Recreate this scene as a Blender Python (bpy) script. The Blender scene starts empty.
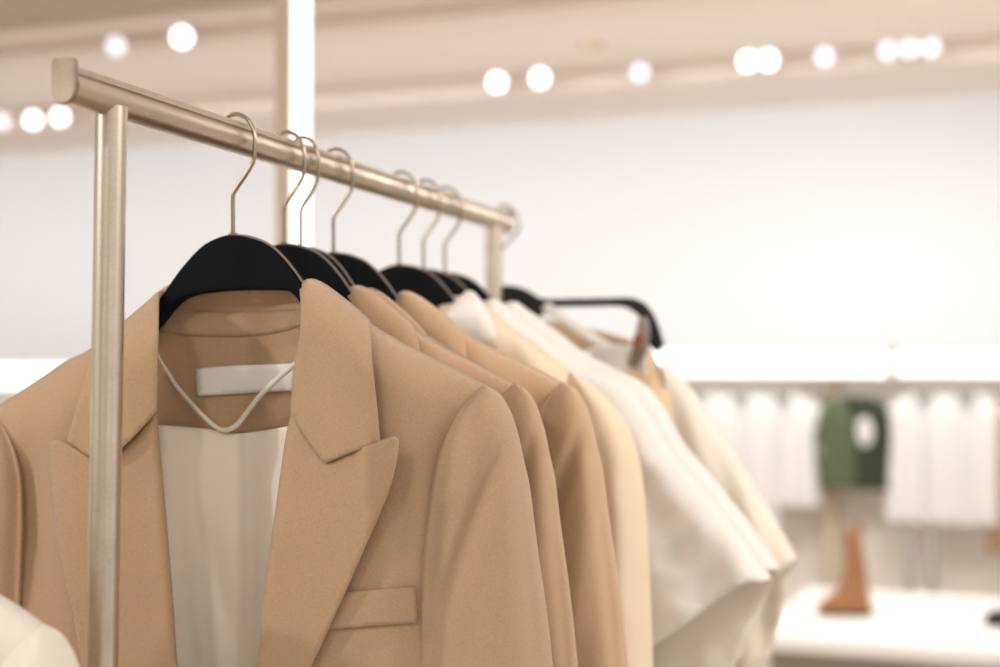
import bpy, bmesh, math, random
from mathutils import Vector, Matrix, noise
from mathutils.geometry import delaunay_2d_cdt

random.seed(7)
SC = bpy.context.scene
COL = SC.collection

# ------------------------------------------------------------------ camera
F_PX = 1389.0                                   # 50 mm on a 36 mm sensor, 1000 px wide
CAM = Vector((0.0, 0.0, 1.40))
YAW, PITCH = math.atan(450 / F_PX), math.atan(30.5 / F_PX)
FWD = Vector((-math.sin(YAW) * math.cos(PITCH), math.cos(YAW) * math.cos(PITCH), math.sin(PITCH)))
RGT = Vector((math.cos(YAW), math.sin(YAW), 0))
UPV = RGT.cross(FWD)
cam_data = bpy.data.cameras.new('camera')
cam = bpy.data.objects.new('camera', cam_data)
COL.objects.link(cam)
cam.matrix_world = Matrix((
    (RGT.x, UPV.x, -FWD.x, CAM.x), (RGT.y, UPV.y, -FWD.y, CAM.y), (RGT.z, UPV.z, -FWD.z, CAM.z), (0, 0, 0, 1)))
cam_data.sensor_width = 36
cam_data.lens = F_PX * 36 / 1000
cam_data.clip_start = 0.05
cam_data.dof.use_dof = True
cam_data.dof.focus_distance = 1.25
cam_data.dof.aperture_fstop = 2.5
SC.camera = cam


def ray(px, py):
    return FWD + RGT * ((px - 500) / F_PX) + UPV * ((333.5 - py) / F_PX)


def at(px, py, Y):
    """The place on the vertical plane y = Y seen at (px, py) of the photograph."""
    d = ray(px, py)
    return CAM + d * ((Y - CAM.y) / d.y)


def at_depth(px, py, D):
    return CAM + ray(px, py) * D


# rail of the rack: runs along +Y above the hook of the first hanger
RAIL = at_depth(238, 135, 1.35)
XR, Y1, ZR = RAIL
HOOK_DY = [0.0, .109, .147, .231, .428, .513, .594]


# ------------------------------------------------------------------ materials
def mat(name, color, rough=.8, metal=0., sheen=0., weave=None, mottle=0., spec=.3, transl=0., emit=0., scratch=0., coat=0.):
    m = bpy.data.materials.new(name)
    m.use_nodes = True
    nt = m.node_tree
    b = nt.nodes['Principled BSDF']
    out = nt.nodes['Material Output']
    b.inputs['Base Color'].default_value = (*color, 1)
    b.inputs['Roughness'].default_value = rough
    b.inputs['Metallic'].default_value = metal
    b.inputs['Specular IOR Level'].default_value = spec
    b.inputs['Sheen Weight'].default_value = sheen
    b.inputs['Sheen Roughness'].default_value = .5
    b.inputs['Coat Weight'].default_value = coat
    tc = nt.nodes.new('ShaderNodeTexCoord')
    if emit:
        b.inputs['Emission Color'].default_value = (*color, 1)
        b.inputs['Emission Strength'].default_value = emit
    if mottle:
        n = nt.nodes.new('ShaderNodeTexNoise')
        n.inputs['Scale'].default_value = 9
        n.inputs['Detail'].default_value = 4
        nt.links.new(tc.outputs['Object'], n.inputs['Vector'])
        r = nt.nodes.new('ShaderNodeMapRange')
        r.inputs['To Min'].default_value = 1 - mottle
        r.inputs['To Max'].default_value = 1 + mottle
        nt.links.new(n.outputs['Fac'], r.inputs['Value'])
        h = nt.nodes.new('ShaderNodeHueSaturation')
        h.inputs['Color'].default_value = (*color, 1)
        nt.links.new(r.outputs['Result'], h.inputs['Value'])
        nt.links.new(h.outputs['Color'], b.inputs['Base Color'])
    if weave and name.startswith('tan'):
        n = nt.nodes.new('ShaderNodeTexNoise')
        n.inputs['Scale'].default_value = 560
        n.inputs['Detail'].default_value = 2
        nt.links.new(tc.outputs['Object'], n.inputs['Vector'])
        r = nt.nodes.new('ShaderNodeMapRange')
        r.inputs['From Min'].default_value = .3
        r.inputs['From Max'].default_value = .7
        r.inputs['To Min'].default_value = .93
        r.inputs['To Max'].default_value = 1.07
        nt.links.new(n.outputs['Fac'], r.inputs['Value'])
        h2 = nt.nodes.new('ShaderNodeHueSaturation')
        h2.inputs['Color'].default_value = (*color, 1)
        if mottle: nt.links.new(h.outputs['Color'], h2.inputs['Color'])
        nt.links.new(r.outputs['Result'], h2.inputs['Value'])
        nt.links.new(h2.outputs['Color'], b.inputs['Base Color'])
    if weave:
        sc, st, dist = weave
        w = nt.nodes.new('ShaderNodeTexWave')
        w.wave_type = 'BANDS'
        w.bands_direction = 'DIAGONAL'
        w.inputs['Scale'].default_value = sc
        w.inputs['Distortion'].default_value = 1.2
        w.inputs['Detail'].default_value = 2
        n = nt.nodes.new('ShaderNodeTexNoise')
        n.inputs['Scale'].default_value = sc * 1.6
        n.inputs['Detail'].default_value = 3
        nt.links.new(tc.outputs['Object'], w.inputs['Vector'])
        nt.links.new(tc.outputs['Object'], n.inputs['Vector'])
        a = nt.nodes.new('ShaderNodeMath')
        a.operation = 'ADD'
        nt.links.new(w.outputs['Fac'], a.inputs[0])
        nt.links.new(n.outputs['Fac'], a.inputs[1])
        bp = nt.nodes.new('ShaderNodeBump')
        bp.inputs['Strength'].default_value = st
        bp.inputs['Distance'].default_value = dist
        nt.links.new(a.outputs[0], bp.inputs['Height'])
        nt.links.new(bp.outputs['Normal'], b.inputs['Normal'])
    if scratch:
        mp = nt.nodes.new('ShaderNodeMapping')
        mp.inputs['Scale'].default_value = (160, 6, 160)
        n = nt.nodes.new('ShaderNodeTexNoise')
        n.inputs['Scale'].default_value = 3
        n.inputs['Detail'].default_value = 6
        nt.links.new(tc.outputs['Object'], mp.inputs['Vector'])
        nt.links.new(mp.outputs['Vector'], n.inputs['Vector'])
        n2 = nt.nodes.new('ShaderNodeTexNoise')
        n2.inputs['Scale'].default_value = 22
        n2.inputs['Detail'].default_value = 5
        nt.links.new(tc.outputs['Object'], n2.inputs['Vector'])
        mx = nt.nodes.new('ShaderNodeMath')
        mx.operation = 'MULTIPLY_ADD'
        mx.inputs[1].default_value = .5
        nt.links.new(n.outputs['Fac'], mx.inputs[0])
        nt.links.new(n2.outputs['Fac'], mx.inputs[2])
        r = nt.nodes.new('ShaderNodeMapRange')
        r.inputs['From Min'].default_value = .45
        r.inputs['From Max'].default_value = 1.05
        r.inputs['To Min'].default_value = rough - scratch
        r.inputs['To Max'].default_value = rough + scratch
        nt.links.new(mx.outputs[0], r.inputs['Value'])
        nt.links.new(r.outputs['Result'], b.inputs['Roughness'])
        r2 = nt.nodes.new('ShaderNodeMapRange')
        r2.inputs['From Min'].default_value = .45
        r2.inputs['From Max'].default_value = 1.05
        r2.inputs['To Min'].default_value = 1.08
        r2.inputs['To Max'].default_value = .8
        nt.links.new(mx.outputs[0], r2.inputs['Value'])
        h = nt.nodes.new('ShaderNodeHueSaturation')
        h.inputs['Color'].default_value = (*color, 1)
        nt.links.new(r2.outputs['Result'], h.inputs['Value'])
        nt.links.new(h.outputs['Color'], b.inputs['Base Color'])
        bp = nt.nodes.new('ShaderNodeBump')
        bp.inputs['Strength'].default_value = .09
        bp.inputs['Distance'].default_value = .0006
        nt.links.new(mx.outputs[0], bp.inputs['Height'])
        nt.links.new(bp.outputs['Normal'], b.inputs['Normal'])
    if transl:
        t = nt.nodes.new('ShaderNodeBsdfTranslucent')
        t.inputs['Color'].default_value = (*color, 1)
        ms = nt.nodes.new('ShaderNodeMixShader')
        ms.inputs['Fac'].default_value = transl
        nt.links.new(b.outputs[0], ms.inputs[1])
        nt.links.new(t.outputs[0], ms.inputs[2])
        nt.links.new(ms.outputs[0], out.inputs['Surface'])
    return m


TAN = mat('tan_wool', (.505, .328, .196), .85, sheen=.25, weave=(520, .25, .0007), mottle=.03, spec=.15)
TAN_IN = mat('tan_facing', (.505, .328, .196), .8, sheen=.1, weave=(520, .2, .0006), spec=.15)
LINING = mat('cream_satin', (.95, .85, .73), .5, spec=.3, sheen=.2)
THREAD = mat('brown_thread', (.36, .22, .12), .7)
LABEL = mat('white_woven_label', (.84, .81, .77), .7, weave=(900, .2, .0004))
RIBBON = mat('ivory_ribbon', (.86, .80, .70), .5)
CREAM = mat('cream_cotton', (.92, .77, .57), .8, sheen=.2, weave=(500, .2, .0006), transl=.3)
WHITE = mat('white_cotton', (.95, .915, .88), .8, sheen=.2, weave=(500, .2, .0006), transl=.38)
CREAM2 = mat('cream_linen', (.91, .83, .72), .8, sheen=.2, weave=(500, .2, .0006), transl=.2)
BEIGE = mat('beige_linen', (.70, .52, .33), .85, sheen=.2, weave=(450, .2, .0006))
COAT = mat('ivory_wool', (.84, .76, .66), .85, sheen=.3, weave=(420, .3, .0008))
BLACK = mat('black_flock', (.0075, .0085, .011), .8, spec=.08)
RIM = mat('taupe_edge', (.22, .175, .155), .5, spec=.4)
BLKPL = mat('black_plastic', (.012, .012, .013), .4)
NICKEL = mat('brushed_nickel', (.63, .54, .44), .36, 1., scratch=.09)
CAPMETAL = mat('satin_cap', (.37, .30, .235), .5, 1., scratch=.1)
WIRE = mat('hook_wire', (.37, .30, .22), .22, 1.)
STEEL = mat('clip_steel', (.33, .29, .26), .3, 1.)
REDDOT = mat('red_rubber', (.30, .08, .05), .5)
WALL = mat('wall_white', (.835, .845, .865), .9, mottle=.01, spec=.2)
NICHE = mat('niche_white', (.93, .86, .775), .9, spec=.2)
CEIL = mat('ceiling_beige', (.92, .83, .76), .9, mottle=.01, spec=.1)
FLOOR = mat('floor_stone', (.72, .66, .60), .4, mottle=.05)
PANEL = mat('beige_panel', (.68, .56, .43), .7)
LED = mat('led_diffuser', (1.0, 1.0, 1.0), .5, emit=1.35)
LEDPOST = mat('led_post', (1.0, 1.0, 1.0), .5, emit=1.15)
SPOT = mat('spot_lens', (.93, .93, 1.0), .5, emit=4)
SPOTDIM = mat('spot_lens_dim', (.93, .90, 1.0), .5, emit=1.05)
SPOTBODY = mat('spot_body', (.75, .68, .60), .5)
BGWHITE = mat('shop_white', (.93, .91, .89), .85, transl=.1)
PALE = mat('pale_wire', (.8, .78, .75), .4)
GREEN = mat('sage_green', (.12, .145, .085), .9)
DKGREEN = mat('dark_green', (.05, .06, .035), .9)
BROWN = mat('camel_brown', (.42, .27, .15), .85)
TABLE = mat('table_white', (.88, .86, .83), .5)
TABLEBODY = mat('table_taupe', (.30, .24, .19), .7)
COGNAC = mat('cognac_leather', (.36, .165, .075), .45, mottle=.1)
DKSOLE = mat('sole_dark', (.06, .04, .03), .6)
DARKSHOE = mat('black_leather', (.03, .028, .025), .35)
ROD = mat('rod_beige', (.55, .48, .40), .4, .6)


# perforated ceiling
def perforated():
    m = mat('ceiling_perforated', (.50, .42, .34), .9, spec=.1)
    nt = m.node_tree
    b = nt.nodes['Principled BSDF']
    tc = nt.nodes.new('ShaderNodeTexCoord')
    v = nt.nodes.new('ShaderNodeTexVoronoi')
    v.inputs['Scale'].default_value = 22
    v.inputs['Randomness'].default_value = 0
    nt.links.new(tc.outputs['Object'], v.inputs['Vector'])
    r = nt.nodes.new('ShaderNodeValToRGB')
    r.color_ramp.elements[0].position = .25
    r.color_ramp.elements[0].color = (.22, .18, .14, 1)
    r.color_ramp.elements[1].position = .33
    r.color_ramp.elements[1].color = (.56, .48, .39, 1)
    nt.links.new(v.outputs['Distance'], r.inputs['Fac'])
    nt.links.new(r.outputs['Color'], b.inputs['Base Color'])
    return m


PERF = perforated()


# ------------------------------------------------------------------ object helpers
def link(o, parent=None):
    COL.objects.link(o)
    if parent is not None:
        o.parent = parent
    return o


def tag(o, label=None, cat=None, group=None, kind=None):
    if label: o['label'] = label
    if cat: o['category'] = cat
    if group: o['group'] = group
    if kind: o['kind'] = kind
    return o


def thing(name, label, cat, loc=(0, 0, 0), rz=0., group=None):
    o = bpy.data.objects.new(name, None)
    o.empty_display_size = .1
    o.location = loc
    o.rotation_euler = (0, 0, rz)
    link(o)
    return tag(o, label, cat, group)


def obj(name, bm, m, parent=None, smooth=True, solid=0., bevel=0., off=0., label=None):
    bmesh.ops.recalc_face_normals(bm, faces=bm.faces[:])
    me = bpy.data.meshes.new(name)
    bm.to_mesh(me)
    bm.free()
    me.materials.append(m)
    for p in me.polygons:
        p.use_smooth = smooth
    o = bpy.data.objects.new(name, me)
    link(o, parent)
    if solid:
        s = o.modifiers.new('solid', 'SOLIDIFY')
        s.thickness = solid
        s.offset = off
    if bevel:
        b = o.modifiers.new('bevel', 'BEVEL')
        b.width = bevel
        b.segments = 3
        b.limit_method = 'ANGLE'
        b.angle_limit = math.radians(50)
    if label: o['label'] = label
    return o


def dup(o, parent=None, loc=None, rz=None, label=None):
    c = o.copy()
    link(c, parent)
    if loc is not None: c.location = loc
    if rz is not None: c.rotation_euler.z = rz
    if label: c['label'] = label
    for ch in list(o.children):
        dup(ch, c)
    return c


def box_bm(x0, x1, y0, y1, z0, z1, bm=None):
    bm = bm or bmesh.new()
    r = bmesh.ops.create_cube(bm, size=1)
    for v in r['verts']:
        v.co = Vector((x0 + (v.co.x + .5) * (x1 - x0), y0 + (v.co.y + .5) * (y1 - y0), z0 + (v.co.z + .5) * (z1 - z0)))
    return bm


def catmull(pts, n=6, closed=False):
    pts = [Vector(p) for p in pts]
    if len(pts) < 3 and not closed:
        return [pts[0].lerp(pts[-1], i / n) for i in range(n + 1)]
    out = []
    N = len(pts)
    for i in range(N if closed else N - 1):
        if closed:
            p0, p1, p2, p3 = pts[i - 1], pts[i], pts[(i + 1) % N], pts[(i + 2) % N]
        else:
            p1, p2 = pts[i], pts[i + 1]
            p0 = pts[i - 1] if i else p1 * 2 - p2
            p3 = pts[i + 2] if i + 2 < N else p2 * 2 - p1
        for k in range(n):
            t = k / n
            out.append(.5 * ((2 * p1) + (p2 - p0) * t + (2 * p0 - 5 * p1 + 4 * p2 - p3) * t * t + (3 * p1 - p0 - 3 * p2 + p3) * t ** 3))
    if not closed:
        out.append(pts[-1])
    return out


def resample(pl, step):
    out = [pl[0]]
    acc = 0.
    for a, b in zip(pl, pl[1:]):
        L = (b - a).length
        if L == 0: continue
        d = step - acc
        while d <= L:
            out.append(a.lerp(b, d / L))
            d += step
        acc = L - (d - step)
    if (out[-1] - pl[-1]).length < step * .4 and len(out) > 1:
        out[-1] = pl[-1]
    else:
        out.append(pl[-1])
    return out


def inside(p, ring):
    x, y = p
    c = False
    j = len(ring) - 1
    for i in range(len(ring)):
        xi, yi = ring[i]
        xj, yj = ring[j]
        if (yi > y) != (yj > y) and x < (xj - xi) * (y - yi) / (yj - yi) + xi:
            c = not c
        j = i
    return c


def sheet_bm(segs, mapf, h):
    """Fills a 2-D outline (smooth runs that meet at corners) with an even triangle mesh and lifts it to 3-D with mapf."""
    ring = []
    for s in segs:
        pl = resample(catmull([(p[0], p[1]) for p in s], 6) if len(s) > 2 else [Vector((s[0][0], s[0][1])), Vector((s[1][0], s[1][1]))], h * .8)
        if ring and (ring[-1] - pl[0]).length < h * .3:
            pl = pl[1:]
        ring += pl
    if (ring[0] - ring[-1]).length < h * .3:
        ring.pop()
    R2 = [(p.x, p.y) for p in ring]
    xs = [p[0] for p in R2]
    ys = [p[1] for p in R2]
    pts = [Vector(p) for p in R2]
    n = len(pts)
    row = 0
    y = min(ys) + h * .5
    # cells near the border are skipped
    near = {}
    for p in R2:
        near.setdefault((int(p[0] // h), int(p[1] // h)), []).append(p)
    while y < max(ys):
        x = min(xs) + (h * .5 if row % 2 else 0)
        while x < max(xs):
            cx, cy = int(x // h), int(y // h)
            ok = True
            for i in (-1, 0, 1):
                for j in (-1, 0, 1):
                    for q in near.get((cx + i, cy + j), ()):
                        if (q[0] - x) ** 2 + (q[1] - y) ** 2 < (h * .55) ** 2:
                            ok = False
            if ok and inside((x, y), R2):
                pts.append(Vector((x, y)))
            x += h
        y += h * .866
        row += 1
    vs, es, fs, *_ = delaunay_2d_cdt(pts, [], [list(range(n))], 1, 1e-5)
    bm = bmesh.new()
    bv = [bm.verts.new(mapf(v.x, v.y)) for v in vs]
    for f in fs:
        try:
            bm.faces.new([bv[i] for i in f])
        except ValueError:
            pass
    loose = [v for v in bm.verts if not v.link_faces]
    bmesh.ops.delete(bm, geom=loose, context='VERTS')
    return bm


def tube_bm(pts, r, n=10, bm=None, flat=1., radii=None):
    bm = bm or bmesh.new()
    pts = [Vector(p) for p in pts]
    T = [(pts[min(i + 1, len(pts) - 1)] - pts[max(i - 1, 0)]).normalized() for i in range(len(pts))]
    a = Vector((0, 1, 0)) if abs(T[0].y) < .9 else Vector((1, 0, 0))
    u = (a - T[0] * a.dot(T[0])).normalized()
    rings = []
    for i, p in enumerate(pts):
        u = (u - T[i] * u.dot(T[i])).normalized()
        w = T[i].cross(u)
        rr = radii[i] if radii else r
        rings.append([bm.verts.new(p + u * (math.cos(2 * math.pi * k / n) * rr * flat) + w * (math.sin(2 * math.pi * k / n) * rr)) for k in range(n)])
    for A, B in zip(rings, rings[1:]):
        for k in range(n):
            bm.faces.new((A[k], A[(k + 1) % n], B[(k + 1) % n], B[k]))
    bm.faces.new(rings[0][::-1])
    bm.faces.new(rings[-1])
    return bm


def loft_bm(rings, caps=True):
    bm = bmesh.new()
    R = [[bm.verts.new(p) for p in r] for r in rings]
    for A, B in zip(R, R[1:]):
        n = len(A)
        for k in range(n):
            bm.faces.new((A[k], A[(k + 1) % n], B[(k + 1) % n], B[k]))
    if caps:
        bm.faces.new(R[0][::-1])
        bm.faces.new(R[-1])
    return bm


def smooth(t):
    t = max(0., min(1., t))
    return t * t * (3 - 2 * t)


def interp(pts, x):
    """Piecewise-linear value at x of [(x, value), ...]."""
    if x <= pts[0][0]: return pts[0][1]
    for (a, va), (b, vb) in zip(pts, pts[1:]):
        if x <= b:
            return va + (vb - va) * (x - a) / (b - a)
    return pts[-1][1]


def seg_dist(px, py, a, b):
    ax, ay = a
    bx, by = b
    L2 = (bx - ax) ** 2 + (by - ay) ** 2
    t = max(0, min(1, ((px - ax) * (bx - ax) + (py - ay) * (by - ay)) / L2))
    return math.hypot(px - ax - t * (bx - ax), py - ay - t * (by - ay)), t


def crease(px, py, a, b, w, amp):
    d, t = seg_dist(px, py, a, b)
    return amp * math.exp(-(d / w) ** 2) * math.sin(math.pi * (0.12 + .76 * t))


def nz(px, py, s, seed=0.):
    return noise.noise(Vector((px / s, py / s, seed)))


# ------------------------------------------------------------------ hanger
HEM = Vector((0, 0, -.98))


def frame(Yp, O):
    """mapping (px, py, y) -> local point, for a thing whose hook point is O and that hangs in plane Yp"""
    def f(px, py, y):
        return at(px, py, Yp + y) - O
    return f


def make_hanger(name, label, arm=1.):
    O = RAIL
    t = thing(name, label, 'hanger', O, group='black hangers along the rack rail')
    L = frame(Y1, O)
    top = [(8, 409), (30, 388), (70, 362), (112, 338), (146, 318), (160, 304), (172, 286), (185.5, 267.6), (204, 247.5), (221, 238), (235, 235),
           (252, 237), (269, 244), (283, 256), (296, 272), (305, 285), (322, 300), (360, 322), (410, 350), (450, 370), (472, 380)]
    bot = [(478, 386), (474, 394), (462, 394), (410, 370), (350, 337), (316, 314), (302, 302), (295, 293.5), (284, 290.5), (235, 290.5), (204, 293.5), (187, 298), (174, 308),
           (160, 326), (120, 352), (70, 386), (26, 414), (14, 416), (8, 409)]
    line = sorted(top)

    def short(p):
        d = abs(p[0] - 232) - 75
        if d <= 0: return p
        x = 232 + (1 if p[0] > 232 else -1) * (75 + d * arm)
        return (x, p[1] + interp(line, x) - interp(line, p[0]) + (1 - arm) * 3 * min(1., d / 40))
    top, bot = [short(p) for p in top], [short(p) for p in bot]
    bm = sheet_bm([top, [top[-1]] + bot], lambda px, py: L(px, py, 0), 9)
    obj('body', bm, BLACK, t, solid=.016, bevel=.003)
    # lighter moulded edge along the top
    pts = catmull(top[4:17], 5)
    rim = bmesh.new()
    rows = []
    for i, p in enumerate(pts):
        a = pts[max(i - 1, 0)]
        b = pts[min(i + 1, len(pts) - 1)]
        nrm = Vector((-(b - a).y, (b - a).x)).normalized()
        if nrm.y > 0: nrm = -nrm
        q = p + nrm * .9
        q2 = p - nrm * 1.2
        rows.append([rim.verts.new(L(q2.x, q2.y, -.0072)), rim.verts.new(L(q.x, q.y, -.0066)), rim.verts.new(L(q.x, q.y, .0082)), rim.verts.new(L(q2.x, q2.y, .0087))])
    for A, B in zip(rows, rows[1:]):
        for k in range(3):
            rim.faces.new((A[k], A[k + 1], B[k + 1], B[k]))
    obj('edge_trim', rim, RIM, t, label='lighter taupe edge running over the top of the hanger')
    hk = [(233, 242), (233, 215), (233, 197), (235.5, 190), (243, 179), (250, 168), (253.5, 160), (254.8, 148), (254.3, 136), (251.5, 125), (245, 117), (236, 114), (228, 116.5), (223, 124), (221.5, 134), (223, 142)]
    hko = obj('hook', tube_bm(catmull([L(p[0], p[1], 0) for p in hk], 5), .0021, 10), WIRE, t, label='bent metal wire hook')
    ferr = bmesh.new()
    tube_bm([L(233, 238, 0), L(233, 233, 0)], .0042, 12, ferr)
    obj('ferrule', ferr, WIRE, hko)
    return t


# ------------------------------------------------------------------ blazer (shape of the first jacket)
SH_R = [(300, 288), (304, 284), (309, 281.5), (317, 282.5), (326, 287.5), (341.5, 299), (356, 310.5), (369, 323), (403, 343.6), (437, 360.6), (464, 374), (484.6, 386)]
SH_L = [(-10, 412), (0, 405.5), (34, 383), (68, 361), (91, 349.5), (126, 322.5), (150, 302), (159, 294), (164, 291.5)]
SH = SH_L + SH_R
XC = 232


def y_body(px, py):
    ys = interp(SH, px)
    e = (py - ys) / 1029.
    t = max(0., min(1., e / .055))
    y = -.001 - .05 * math.sqrt(max(0, 1 - (1 - t) ** 2))
    s = abs(px - XC)
    side = 1 - .42 * smooth((s - 150) / 95)
    y *= side
    low = smooth((py - 400) / 300)
    y -= .005 * low * (1 - smooth((s - 60) / 160))
    # soft drape from the shoulder to the chest
    y += crease(px, py, (452, 420), (432, 640), 16, .010) + crease(px, py, (400, 480), (412, 590), 14, .005)
    y += crease(px, py, (30, 420), (42, 640), 16, .010)
    y += .0025 * nz(px, py, 70, 1.3) * smooth(e / .08)
    return y


def y_facing(px, py):
    u = (px - 232) / 75.
    y = .024 - .010 * u * u
    y -= .030 * smooth((186 - px) / 34) * smooth((py - 322) / 45)
    return y


def y_lining(px, py):
    y = .028 - .036 * smooth((200 - px) / 42)
    y -= .006 * smooth((px - 241) / 3.)
    y += .006 * math.sin((px - 243) / 11.) * smooth((px - 246) / 10) * .6
    y += crease(px, py, (184, 440), (203, 700), 7, -.006) + crease(px, py, (205, 520), (232, 640), 9, .006)
    y += .002 * nz(px, py, 40, 4)
    return y


def sleeve_bm(L, inner, outer, y0, y1, step, depth, fold=None, n=44, top_r=62., flat_in=-.041, tilt=0., yo=0.):
    """A tapering tube: inner and outer are outline runs [(px, py)], sections are rounded D shapes."""
    ctl = [(0, flat_in), (.08, -.045), (.25, -.054), (.5, -.059), (.74, -.053), (.92, -.030), (1.0, .004), (.93, .024), (.72, .034), (.45, .036), (.2, .030), (.0, .02), (-.02, -.012)]
    sec = catmull([Vector((a, b)) for a, b in ctl], 8, True)
    ii = [(p[1], p[0]) for p in inner]
    oo = [(p[1], p[0]) for p in outer]
    rings = []
    py = y0
    while py <= y1:
        a, b = interp(ii, py), interp(oo, py)
        s = math.sqrt(max(.02, min(1., 1 - (1 - min(1., (py - y0 + .5) / top_r)) ** 2)))
        ring = []
        for c in sec:
            px = a + (b - a) * c.x
            y = c.y * s * depth + yo
            if fold: y += fold(px, py, c.x) * s * (1 if c.y < .01 else 0)
            ring.append(L(px, py + tilt * (c.x - .5), y))
        rings.append(ring)
        py += step if py > y0 + 30 else step * .35
    return loft_bm(rings)


def smooth_run(pts, n=8):
    return [(p.x, p.y) for p in catmull(pts, n)]


def make_blazer(label, group, M, Mi, Ml, cat='blazer', name='blazer'):
    O = RAIL
    t = thing(name, label, cat, O + HEM, group=group)
    L0 = frame(Y1, O)

    def L(px, py, y):
        return L0(px, py, y) - HEM
    H = 7
    # fronts
    arm_r = [(484.6, 386), (472, 410), (458, 432), (449, 458), (443, 482), (434, 542), (431, 593), (432, 667), (432, 1040)]
    in_r = [(232, 1040), (243, 800), (262, 667), (271, 576), (281, 508), (290, 440), (296, 410), (299, 373), (303, 335), (300, 288)]
    obj('front_panel', sheet_bm([SH_R, arm_r, [(432, 1040), (232, 1040)], in_r], lambda px, py: L(px, py, y_body(px, py)), H + 1), M, t, solid=.002)
    arm_l = [(-5, 1040), (8, 667), (13, 593), (15, 525), (13, 484), (2, 440), (-10, 412)]
    in_l = [(164, 291.5), (156, 305), (152, 350), (152, 410), (154, 440), (162, 525), (169, 610), (173, 667), (190, 800), (246, 1040)]
    obj('front_panel', sheet_bm([SH_L, in_l, [(246, 1040), (-5, 1040)], arm_l], lambda px, py: L(px, py, y_body(px, py) + .003), H + 1), M, t, solid=.002)

    # back
    SBL = [(a, b + 1.5) for a, b in SH_L]
    SBR = [(a, b + 1.5) for a, b in SH_R]

    def y_back(px, py):
        ys = interp(SH, px) + 1.5
        e = (py - ys) / 1029.
        tt = max(0., min(1., e / .06))
        y = .001 + .033 * math.sqrt(max(0, 1 - (1 - tt) ** 2))
        return y * (1 - .35 * smooth((abs(px - XC) - 150) / 95))
    neck = [(164, 293), (180, 285), (232, 282), (284, 284), (300, 289.5)]
    obj('back_panel', sheet_bm([SBL, neck, SBR, arm_r, [(432, 1040), (-5, 1040)], arm_l], lambda px, py: L(px, py, y_back(px, py)), 14), M, t, solid=.002)
    # sleeves
    inner_r = smooth_run([(484.6, 385), (466, 403), (451.5, 427), (441, 452), (434, 479), (425, 542), (421.5, 593), (421, 667), (424, 760), (430, 1010)])
    outer_r = smooth_run([(485.6, 385), (500, 394), (511, 412), (518, 433), (524, 460), (530, 487), (537, 542), (546, 605), (553, 667), (560, 760), (566, 1010)])

    def fold_r(px, py, u):
        y = crease(px, py, (508, 420), (432, 640), 9, .010) + crease(px, py, (512, 500), (470, 800), 16, -.005)
        y += crease(px, py, (520, 470), (545, 760), 9, .006)
        return y + .002 * nz(px, py, 50, 2.2)
    obj('sleeve', sleeve_bm(L, inner_r, outer_r, 385, 1010, 9, .9, fold_r, yo=-.006), M, t)
    inner_l = smooth_run([(-10, 411), (2, 424), (11, 441), (18, 462), (21.5, 484), (22.5, 525), (20.5, 593), (17, 667), (8, 760), (-2, 1010)])
    outer_l = smooth_run([(-11, 411), (-28, 421), (-40, 440), (-50, 470), (-60, 525), (-70, 593), (-78, 667), (-86, 760), (-92, 1010)])
    obj('sleeve', sleeve_bm(L, inner_l, outer_l, 411, 1010, 10, .9, lambda px, py, u: .002 * nz(px, py, 50, 7)), M, t)
    # inside of the neck
    obj('back_facing', sheet_bm([[(150, 312), (232, 318), (306, 312)], [(306, 312), (306, 428)], [(306, 428), (232, 436), (150, 428)], [(150, 428), (150, 312)]],
                                lambda px, py: L(px, py, y_facing(px, py) + .0030), H), Mi, t, solid=.0015)
    stand = sheet_bm([[(152, 300), (166, 286), (190, 282), (235, 280.5), (282, 282), (303, 287), (308, 296)], [(308, 296), (307, 324)], [(307, 324), (272, 333.5), (231, 336.5), (184, 335), (152, 328)], [(152, 328), (152, 300)]],
                     lambda px, py: L(px, py, y_facing(px, py) + .0012 + .005 * smooth((310 - py) / 30)), 5)
    obj('collar_stand', stand, Mi, t, solid=.0008)
    stx = bmesh.new()
    px = 188.
    while px < 297:
        q = [L(px, 311.5 + .0006 * (px - 235) ** 2 * -1, y_facing(px, 312) - .0022 + .006 * smooth(-2 / 30)), L(px + 1.5, 311.5 - .0006 * (px - 233.5) ** 2, y_facing(px + 1.5, 312) - .0022)]
        tube_bm(q, .00035, 5, stx)
        px += 2.6
    obj('stitching', stx, THREAD, t, label='fine row of dark stitches along the collar stand')
    # outside of the collar at the nape
    obj('collar_back', sheet_bm([[(166, 296), (176, 286), (232, 279), (284, 281), (299, 288)], [(299, 288), (301, 330)], [(301, 330), (232, 345), (160, 335)], [(160, 335), (166, 296)]],
                                lambda px, py: L(px, py, max(y_facing(px, py), .008) + .010 + .006 * smooth((py - 280) / 40) - .00000), 8), M, t, solid=.002)
    obj('lining', sheet_bm([[(146, 424), (159, 425), (204, 428.5), (238, 433.5), (290, 426), (310, 424)], [(310, 424), (300, 667), (285, 1000)], [(285, 1000), (165, 1000)], [(165, 1000), (150, 667), (146, 424)]],
                           lambda px, py: L(px, py, y_lining(px, py) - .007), 5), Ml, t, solid=.001)
    obj('neck_label', sheet_bm([[(195.6, 368.7), (238, 365.5), (296, 363.5)], [(296, 363.5), (295, 390.5)], [(295, 390.5), (240, 393.5), (197, 396)], [(197, 396), (195.6, 368.7)]],
                               lambda px, py: L(px, py, y_facing(px, py) - .001), 5), LABEL, t, solid=.0008, label='plain white woven label')
    loop = [(156, 352, .000), (158, 358, -.006), (167, 372, -.002), (177, 387, .004), (189, 401, .010), (201, 414, .013), (213, 425, .014), (221, 429.5, .015), (229, 429.5, .015), (238, 424, .014),
            (248, 411, .012), (259, 397, .010), (276, 380, .004), (294, 365, -.004), (299, 360, -.008)]
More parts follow.
